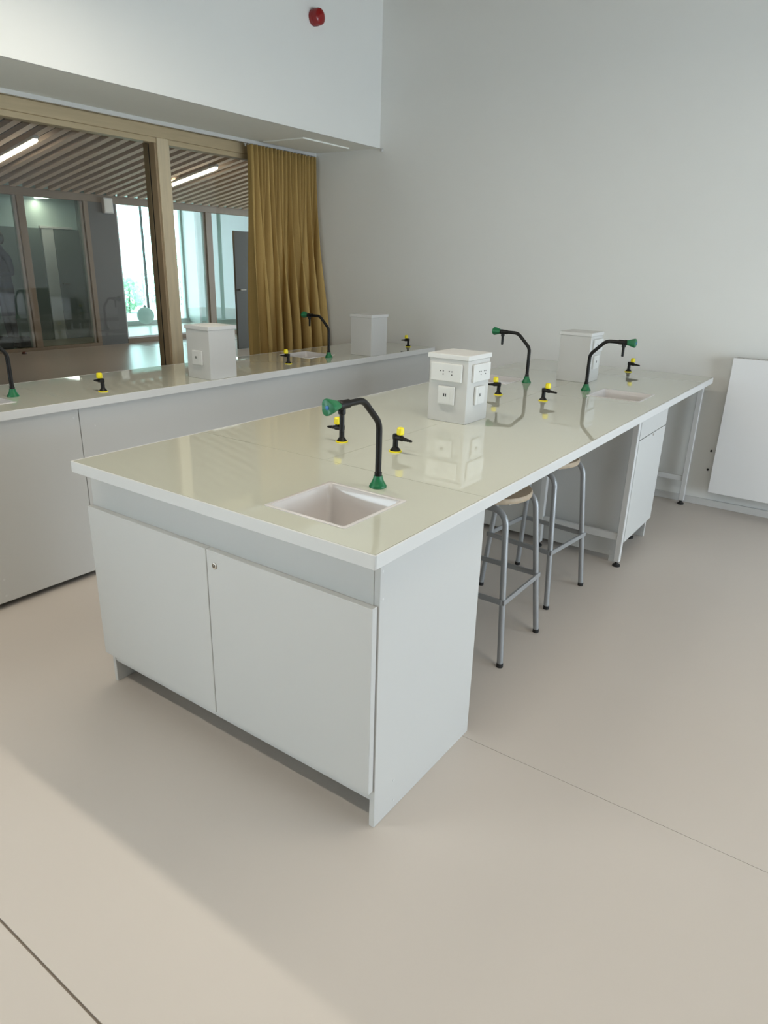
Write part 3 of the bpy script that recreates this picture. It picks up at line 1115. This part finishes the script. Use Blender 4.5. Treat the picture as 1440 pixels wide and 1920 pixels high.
# ---- far drawer cabinet
t = thing('drawer_cabinet', 'white cabinet with one drawer over a door, far along the island', 'cabinet', (-.62, 2.72, 0))
ox, oy = -.62, 2.72
FX = -.080
lb(-1.16, FX - .020, 2.452, 2.470, .033, TB - .002).build('side_panel', LAM, t)
lb(FX - .07, FX - .020, 2.452, 2.4695, 0.0, .033).build('plinth_board', LAM, t)
lb(-1.16, FX - .020, 2.955, 2.973, .033, TB - .002).build('side_panel', LAM, t)
lb(FX - .16, FX - .020, 2.9555, 2.973, 0.0, .033).build('plinth_board', LAM, t)
lb(-1.16, FX - .020, 2.470, 2.955, .115, .133).build('bottom_panel', LAM, t)
lb(-1.16, FX - .020, 2.470, 2.488, TB - .07, TB - .002).build('top_rail', LAM, t)
lb(-1.178, -1.16, 2.452, 2.973, .033, TB - .002).build('back_panel', LAM, t)
dw = lb(FX - .018, FX, 2.455, 2.970, .702, TB - .004, .0015).build('drawer', LAM, t)
dd = lb(FX - .018, FX, 2.455, 2.970, .125, .698, .0015).build('door', LAM, t)
MB().lathe([(.007, 0), (.007, .002), (.004, .003), (0, .002)], (FX - ox, 2.716 - oy, .688), (1, 0, 0), 16).build('lock', CHROME, dd, smooth=True)
for x in (-1.05, -.50, -.16):
    for y in (2.55, 2.88):
        MB().lathe([(.022, 0), (.022, .012), (.011, .016), (.011, .116)], (x - ox, y - oy, 0), seg=14).build('foot', RUBBER, t)
for x, z in ((-.154, .138), (-.149, .060)):
    MB().lathe([(.0045, 0), (.0045, .0008), (0, .001)], (x - ox, 2.452 - oy, z), (0, -1, 0), 10).build('screw_cap', EDGE, t)

# ---- bench cabinets
BXF = -2.167
BC = [(-1.30, .596, 'white bench cabinet with plain front panel at the left picture edge', ((.589 - .02, .818), (.138, .142), (.135, .062))),
      (.599, 3.73, 'long white bench cabinet front running on to the back wall', ((.673, .763), (2.346, .76)))]
for y0, y1, lbel, caps in BC:
    oy = (y0 + y1) / 2
    ox = -2.44
    t = thing('bench_cabinet', lbel, 'cabinet', (ox, oy, 0), group='white cabinets under the bench')
    lb(BXF - .018, BXF, y0, y1, .030, TB - .001).build('front_panel', LAM, t)
    lb(-2.70, BXF - .018, y0 + .002, y0 + .020, .030, TB - .001).build('side_panel', LAM, t)
    lb(-2.70, BXF - .018, y1 - .020, y1 - .002, .030, TB - .001).build('side_panel', LAM, t)
    lb(-2.718, -2.70, y0 + .002, y1 - .002, .030, TB - .001).build('back_panel', LAM, t)
    lb(-2.70, BXF - .018, y0 + .020, y1 - .020, .10, .118).build('bottom_panel', LAM, t)
    for y in (y0 + .12, y1 - .12):
        for x in (-2.62, -2.26):
            MB().lathe([(.022, 0), (.022, .012), (.011, .016), (.011, .101)], (x - ox, y - oy, 0), seg=14).build('foot', RUBBER, t)
    lb(-2.30, -2.285, y0 + .02, y1 - .02, .002, .10).build('plinth', RUBBER, t)
    for y, z in caps:
        MB().lathe([(.005, 0), (.005, .0008), (0, .0012)], (BXF - ox, y - oy, z), (1, 0, 0), 10).build('screw_cap', EDGE, t)

# ---- stools


def make_stool(label):
    t = thing('lab_stool', label, 'stool', (0, 0, 0), group='grey tube stools under the island')
    mb = MB()
    mb.lathe([(.0, .664), (.150, .664), (.163, .668), (.165, .674), (.165, .684), (.161, .690), (.150, .691), (0, .689)], seg=44)
    mb.build('seat', PLY, t, smooth=True)
    r = .0125
    bot, top = (.187, .179), (.130, .142)
    for sx in (-1, 1):
        for sy in (-1, 1):
            p0 = Vector((sx * bot[0], sy * bot[1], .008))
            p1 = Vector((sx * (top[0] + .01), sy * top[1], .600))
            c = Vector((sx * top[0], sy * top[1], .652))
            q = Vector((sx * (top[0] - .055), sy * (top[1] - .004), .652))
            e = Vector((sx * .006, sy * (top[1] - .012), .652))
            lg = MB().tube([p0, p0.lerp(p1, .5), p1] + arc(p1, c, q, 7)[1:] + [e], r, 16).build('leg', STEEL, t, smooth=True)
            MB().lathe([(.0138, 0), (.0138, .016), (.0128, .018)], (p0.x, p0.y, 0.0), seg=14).build('rubber_foot', RUBBER, lg)
    zf = .283
    f = zf / .6
    fx = bot[0] + (top[0] + .01 - bot[0]) * f + .010
    fy = bot[1] + (top[1] - bot[1]) * f + .012
    for s in (-1, 1):
        MB().box(s * fx - .006, s * fx + .006, -fy - .004, fy + .004, zf - .011, zf + .011, .002).build('foot_rest', STEEL, t)
        MB().box(-fx + .006, fx - .006, s * fy - .006, s * fy + .006, zf - .011, zf + .011, .002).build('foot_rest', STEEL, t)
    for s in (-1, 1):
        MB().box(-.12, .12, s * .07 - .01, s * .07 + .01, .656, .664, .001).build('seat_bracket', STEEL, t)
    return t


st = make_stool('grey tubular stool with round plywood seat, nearest under the island')
place(st, (-.329, 1.267, 0))
place(copy_tree(st), (-.362, 1.884, 0), math.radians(-6), 'grey tubular stool with round plywood seat, farther under the island')

# ------------------------------------------------------------------ radiator
t = thing('radiator', 'large flat white panel radiator on the back wall', 'radiator', (1.0, 3.80, .125))
MB().box(-.915, .95, -.050, -.044, 0, .902, .0025).build('front_panel', ENAMEL, t)
MB().box(-.915, .95, .028, .034, .01, .90, .002).build('rear_panel', LAM, t)
for s in (-.915, .944):
    MB().box(s, s + .006, -.044, .028, 0.012, .895, .001).build('side_cover', LAM, t)
gm = MB()
gm.box(-.915, .95, -.044, -.036, .894, .902)
gm.box(-.915, .95, .020, .028, .894, .902)
n = 64
for k in range(n + 1):
    x = -.909 + k * (1.853 / n)
    gm.box(x - .006, x + .006, -.036, .020, .896, .902)
gm.box(-.909, .944, -.012, -.004, .896, .9015)
gr_ = gm.build('top_grille', EDGE, t)
gr_['kind'] = 'stuff'
fm = MB()
fm.box(-.89, .92, -.02, -.016, .03, .86)
fm.build('convector_plate', STEEL, t)
for z in (.25, .75):
    MB().box(-.6, -.55, .034, .046, z, z + .05).build('wall_bracket', STEEL, t)
    MB().box(.55, .6, .034, .046, z, z + .05).build('wall_bracket', STEEL, t)
for z in (.265, .133):
    MB().cyl((-.955, .046, z), (-.955, .036, z), .007, seg=12).build('bolt', RUBBER, t)

# ------------------------------------------------------------------ fire alarm and small wall cap
t = thing('fire_alarm', 'red round fire alarm sounder high on the white wall', 'fire alarm', (XU, 3.045, 3.098))
MB().lathe([(.050, 0), (.052, .004), (.052, .030), (.0, .030)], axis=(1, 0, 0), seg=32).build('base', RED, t, smooth=True)
MB().lathe([(.0505, .030), (.0505, .052), (.046, .064), (.034, .072), (.016, .075), (0, .075)], axis=(1, 0, 0), seg=32).build('sounder', RED, t, smooth=True)

t = thing('cable_cap', 'tiny white cap on the back wall under the soffit corner', 'cap', (-2.79, YB, 2.392))
MB().lathe([(.014, 0), (.014, .008), (.010, .014), (0, .015)], axis=(0, -1, 0), seg=18).build('cover', EDGE, t, smooth=True)
MB().lathe([(.016, 0), (.016, .003)], axis=(0, -1, 0), seg=18).build('back_plate', PLATE, t)
